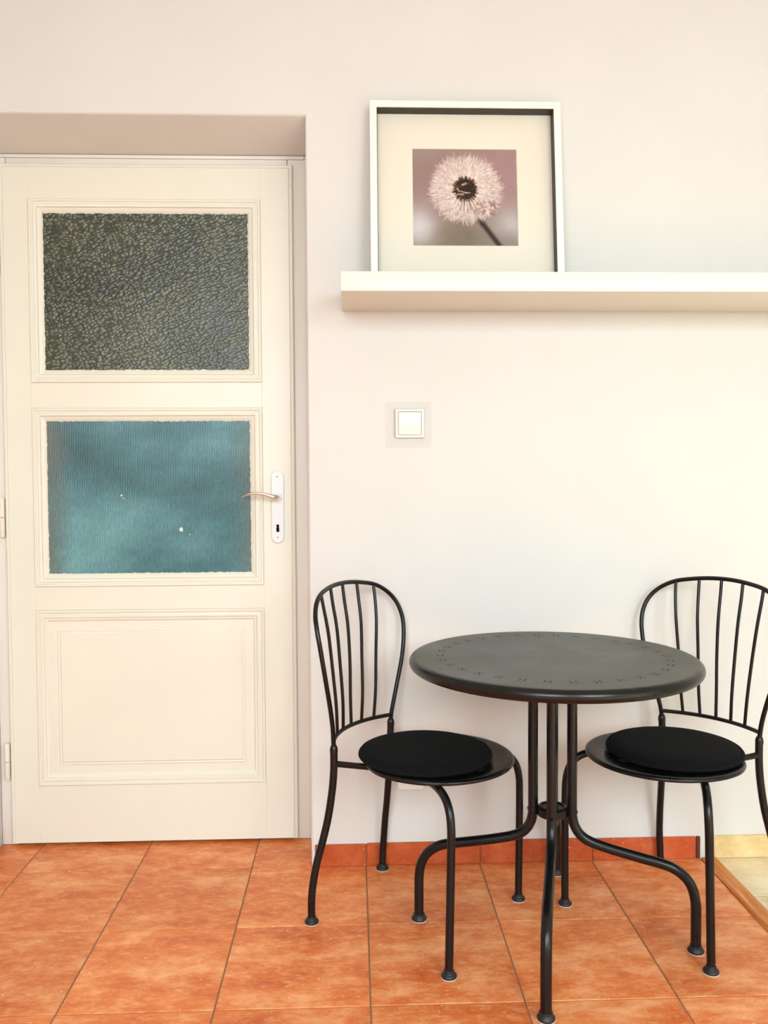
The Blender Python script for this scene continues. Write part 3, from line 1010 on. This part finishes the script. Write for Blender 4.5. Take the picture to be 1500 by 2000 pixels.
# ------------------------------------------------------------------ chairs
def make_chair():
    ch = empty('bistro_chair')
    # side line of back leg and hoop: (x, half width, z)
    low = [(-.2055, .173, .016), (-.2050, .174, .05), (-.2015, .174, .09), (-.1930, .168, .15), (-.1795, .157, .215), (-.1692, .1478, .273), (-.1610, .1415, .34), (-.1570, .1395, .391), (-.1557, .1400, .44)]
    up = [(-.1557, .1402, .438), (-.1553, .1426, .4671), (-.1520, .150, .503), (-.1485, .164, .552), (-.1452, .1856, .6202), (-.1462, .1985, .675), (-.1510, .2045, .7212), (-.1605, .2020, .758), (-.1735, .1900, .789), (-.1880, .1650, .815), (-.2010, .1290, .8335), (-.2125, .0850, .8425), (-.2195, .0420, .8475), (-.2218, 0, .849)]
    LR, HR, SR = 0.0098, 0.0060, 0.0044
    cf_, cp_ = foot_mesh(LR, 1.85), pad_mesh(LR, 1.85)
    for s in (-1, 1):
        lg = link('rear_leg', tube(spline([(x_, s * w_, z_) for x_, w_, z_ in low], 6), LR, 'coat', 14), ch)
        link('foot', cf_, lg, (-.2055, s * .173, 0))
        link('felt_pad', cp_, lg, (-.2055, s * .173, 0))
        link('sleeve_cap', lathe([(0, .4375), (.0102, .4375), (.0102, .4475), (.0080, .4545), (.0062, .4565), (0, .4565)], 'coat', 18), lg, (-.1556, s * .1405, 0))
        link('seat_bracket', tube(spline([(-.156, s * .1395, .4085), (-.11, s * .128, .4085), (-.03, s * .108, .409)], 5), 0.0078, 'coat', 12), ch)
        fl = [(.045, s * .085, .4095), (.110, s * .130, .4105), (.152, s * .160, .4085), (.180, s * .180, .397), (.197, s * .1925, .374), (.2045, s * .199, .34), (.2055, s * .2015, .29), (.2035, s * .2035, .15), (.2010, s * .205, .016)]
        lg = link('front_leg', tube(spline(fl, 7), LR, 'coat', 14), ch)
        link('foot', cf_, lg, (.2010, s * .205, 0))
        link('felt_pad', cp_, lg, (.2010, s * .205, 0))
    hoop = [(x_, -w_, z_) for x_, w_, z_ in up] + [(x_, w_, z_) for x_, w_, z_ in up[::-1][1:]]
    link('back_hoop', tube(spline(hoop, 6), HR, 'coat', 12), ch)
    zb, we, xe, bw = .4665, .1420, -.1553, .0403
    bx = lambda y: xe - bw * (1 - (y / we) ** 2)
    link('crossbar', tube([(bx(y), y, zb) for y in np.linspace(-we, we, 25)], HR * 0.92, 'coat', 10), ch)
    H = spline(hoop, 12)
    H = H[H[:, 2] > .78]
    for k in range(-2, 3):
        yb, yt = k * .0445, k * .063
        i = int(np.argmin(abs(H[:, 1] - yt)))
        xt, zt = H[i, 0], H[i, 2]
        x0 = bx(yb)
        pts = [(x0, yb, zb), (x0 + .002 - .004 * (abs(k) < 1), yb * .8 + yt * .2, .545), (x0 * .82 + xt * .18 + .002, yb * .55 + yt * .45, .64), (x0 * .52 + xt * .48 + .004, yb * .25 + yt * .75, .735), (x0 * .2 + xt * .8 + .002, yb * .06 + yt * .94, .80), (xt, yt, zt)]
        link('slat', tube(spline(pts, 6), SR, 'coat', 10), ch)
    # round pressed-steel seat with rolled edge
    R_ = 0.197
    prof = [(0, .4225), (.10, .4230), (.165, .4255), (R_ - .012, .4285), (R_ - .005, .4280), (R_ - .001, .4255), (R_, .4225), (R_ - .0015, .4185), (R_ - .006, .4165), (R_ - .010, .4172), (R_ - .012, .4200), (.160, .4190), (0, .4185)]
    sm_ = lathe(prof, 'coat', 72, (0, 0))
    for v_ in sm_.vertices:                       # flatter towards the back
        if v_.co.x < 0:
            v_.co.x *= 0.88
        v_.co.x += 0.062
    link('seat', sm_, ch)
    return ch

def make_cushion():
    cu_ = empty('seat_cushion')
    prof = [(0, .0)] + [(.158, .0), (.163, .0025), (.166, .006), (.1665, .0085)]
    body = lathe([(0, 0), (.158, 0), (.165, .0025), (.1688, .007), (.1680, .0115), (.1640, .0140), (.1605, .0142), (.1590, .0155), (.1570, .0180), (.150, .0212), (.138, .0232), (.10, .0245), (.05, .0250), (0, .0250)], 'fabric', 72)
    link('cushion_body', body, cu_)
    t_ = np.linspace(0, 2 * math.pi, 73)
    link('piping', tube([(0.1625 * math.cos(a), 0.1625 * math.sin(a), .0148) for a in t_], 0.0021, 'fabric', 6), cu_)
    link('hook_tab', box_mesh(-0.010, 0.010, -0.012, 0.010, 0.0035, 0.0055, 'fabric', 0.0006, 1), cu_, (0.1665, -0.035, 0))
    return cu_

POSE_L = (1.1224, -0.2876, -0.5813)
POSE_R = (1.8056, -0.2934, 3.8095)
chair = make_chair()
cushion = make_cushion()
def put(o, pose, local, z):
    c, s = math.cos(pose[2]), math.sin(pose[2])
    o.location = (pose[0] + local[0] * c - local[1] * s, pose[1] + local[0] * s + local[1] * c, z)
    o.rotation_euler = (0, 0, pose[2])
chair2 = copy_tree(chair)
cushion2 = copy_tree(cushion)
put(chair, POSE_L, (0, 0), 0)
put(chair2, POSE_R, (0, 0), 0)
put(cushion, POSE_L, (0.0435, -0.024), 0.4288)
put(cushion2, POSE_R, (0.042, 0.014), 0.4288)
tag(chair, 'charcoal metal bistro chair with wire slat back standing next to the door', 'chair', 'bistro chairs at the round table')
tag(chair2, 'charcoal metal bistro chair with wire slat back beside the beige tiles', 'chair', 'bistro chairs at the round table')
tag(cushion, 'round black seat cushion on the chair next to the door', 'cushion', 'black seat cushions')
tag(cushion2, 'round black seat cushion on the chair beside the beige tiles', 'cushion', 'black seat cushions')
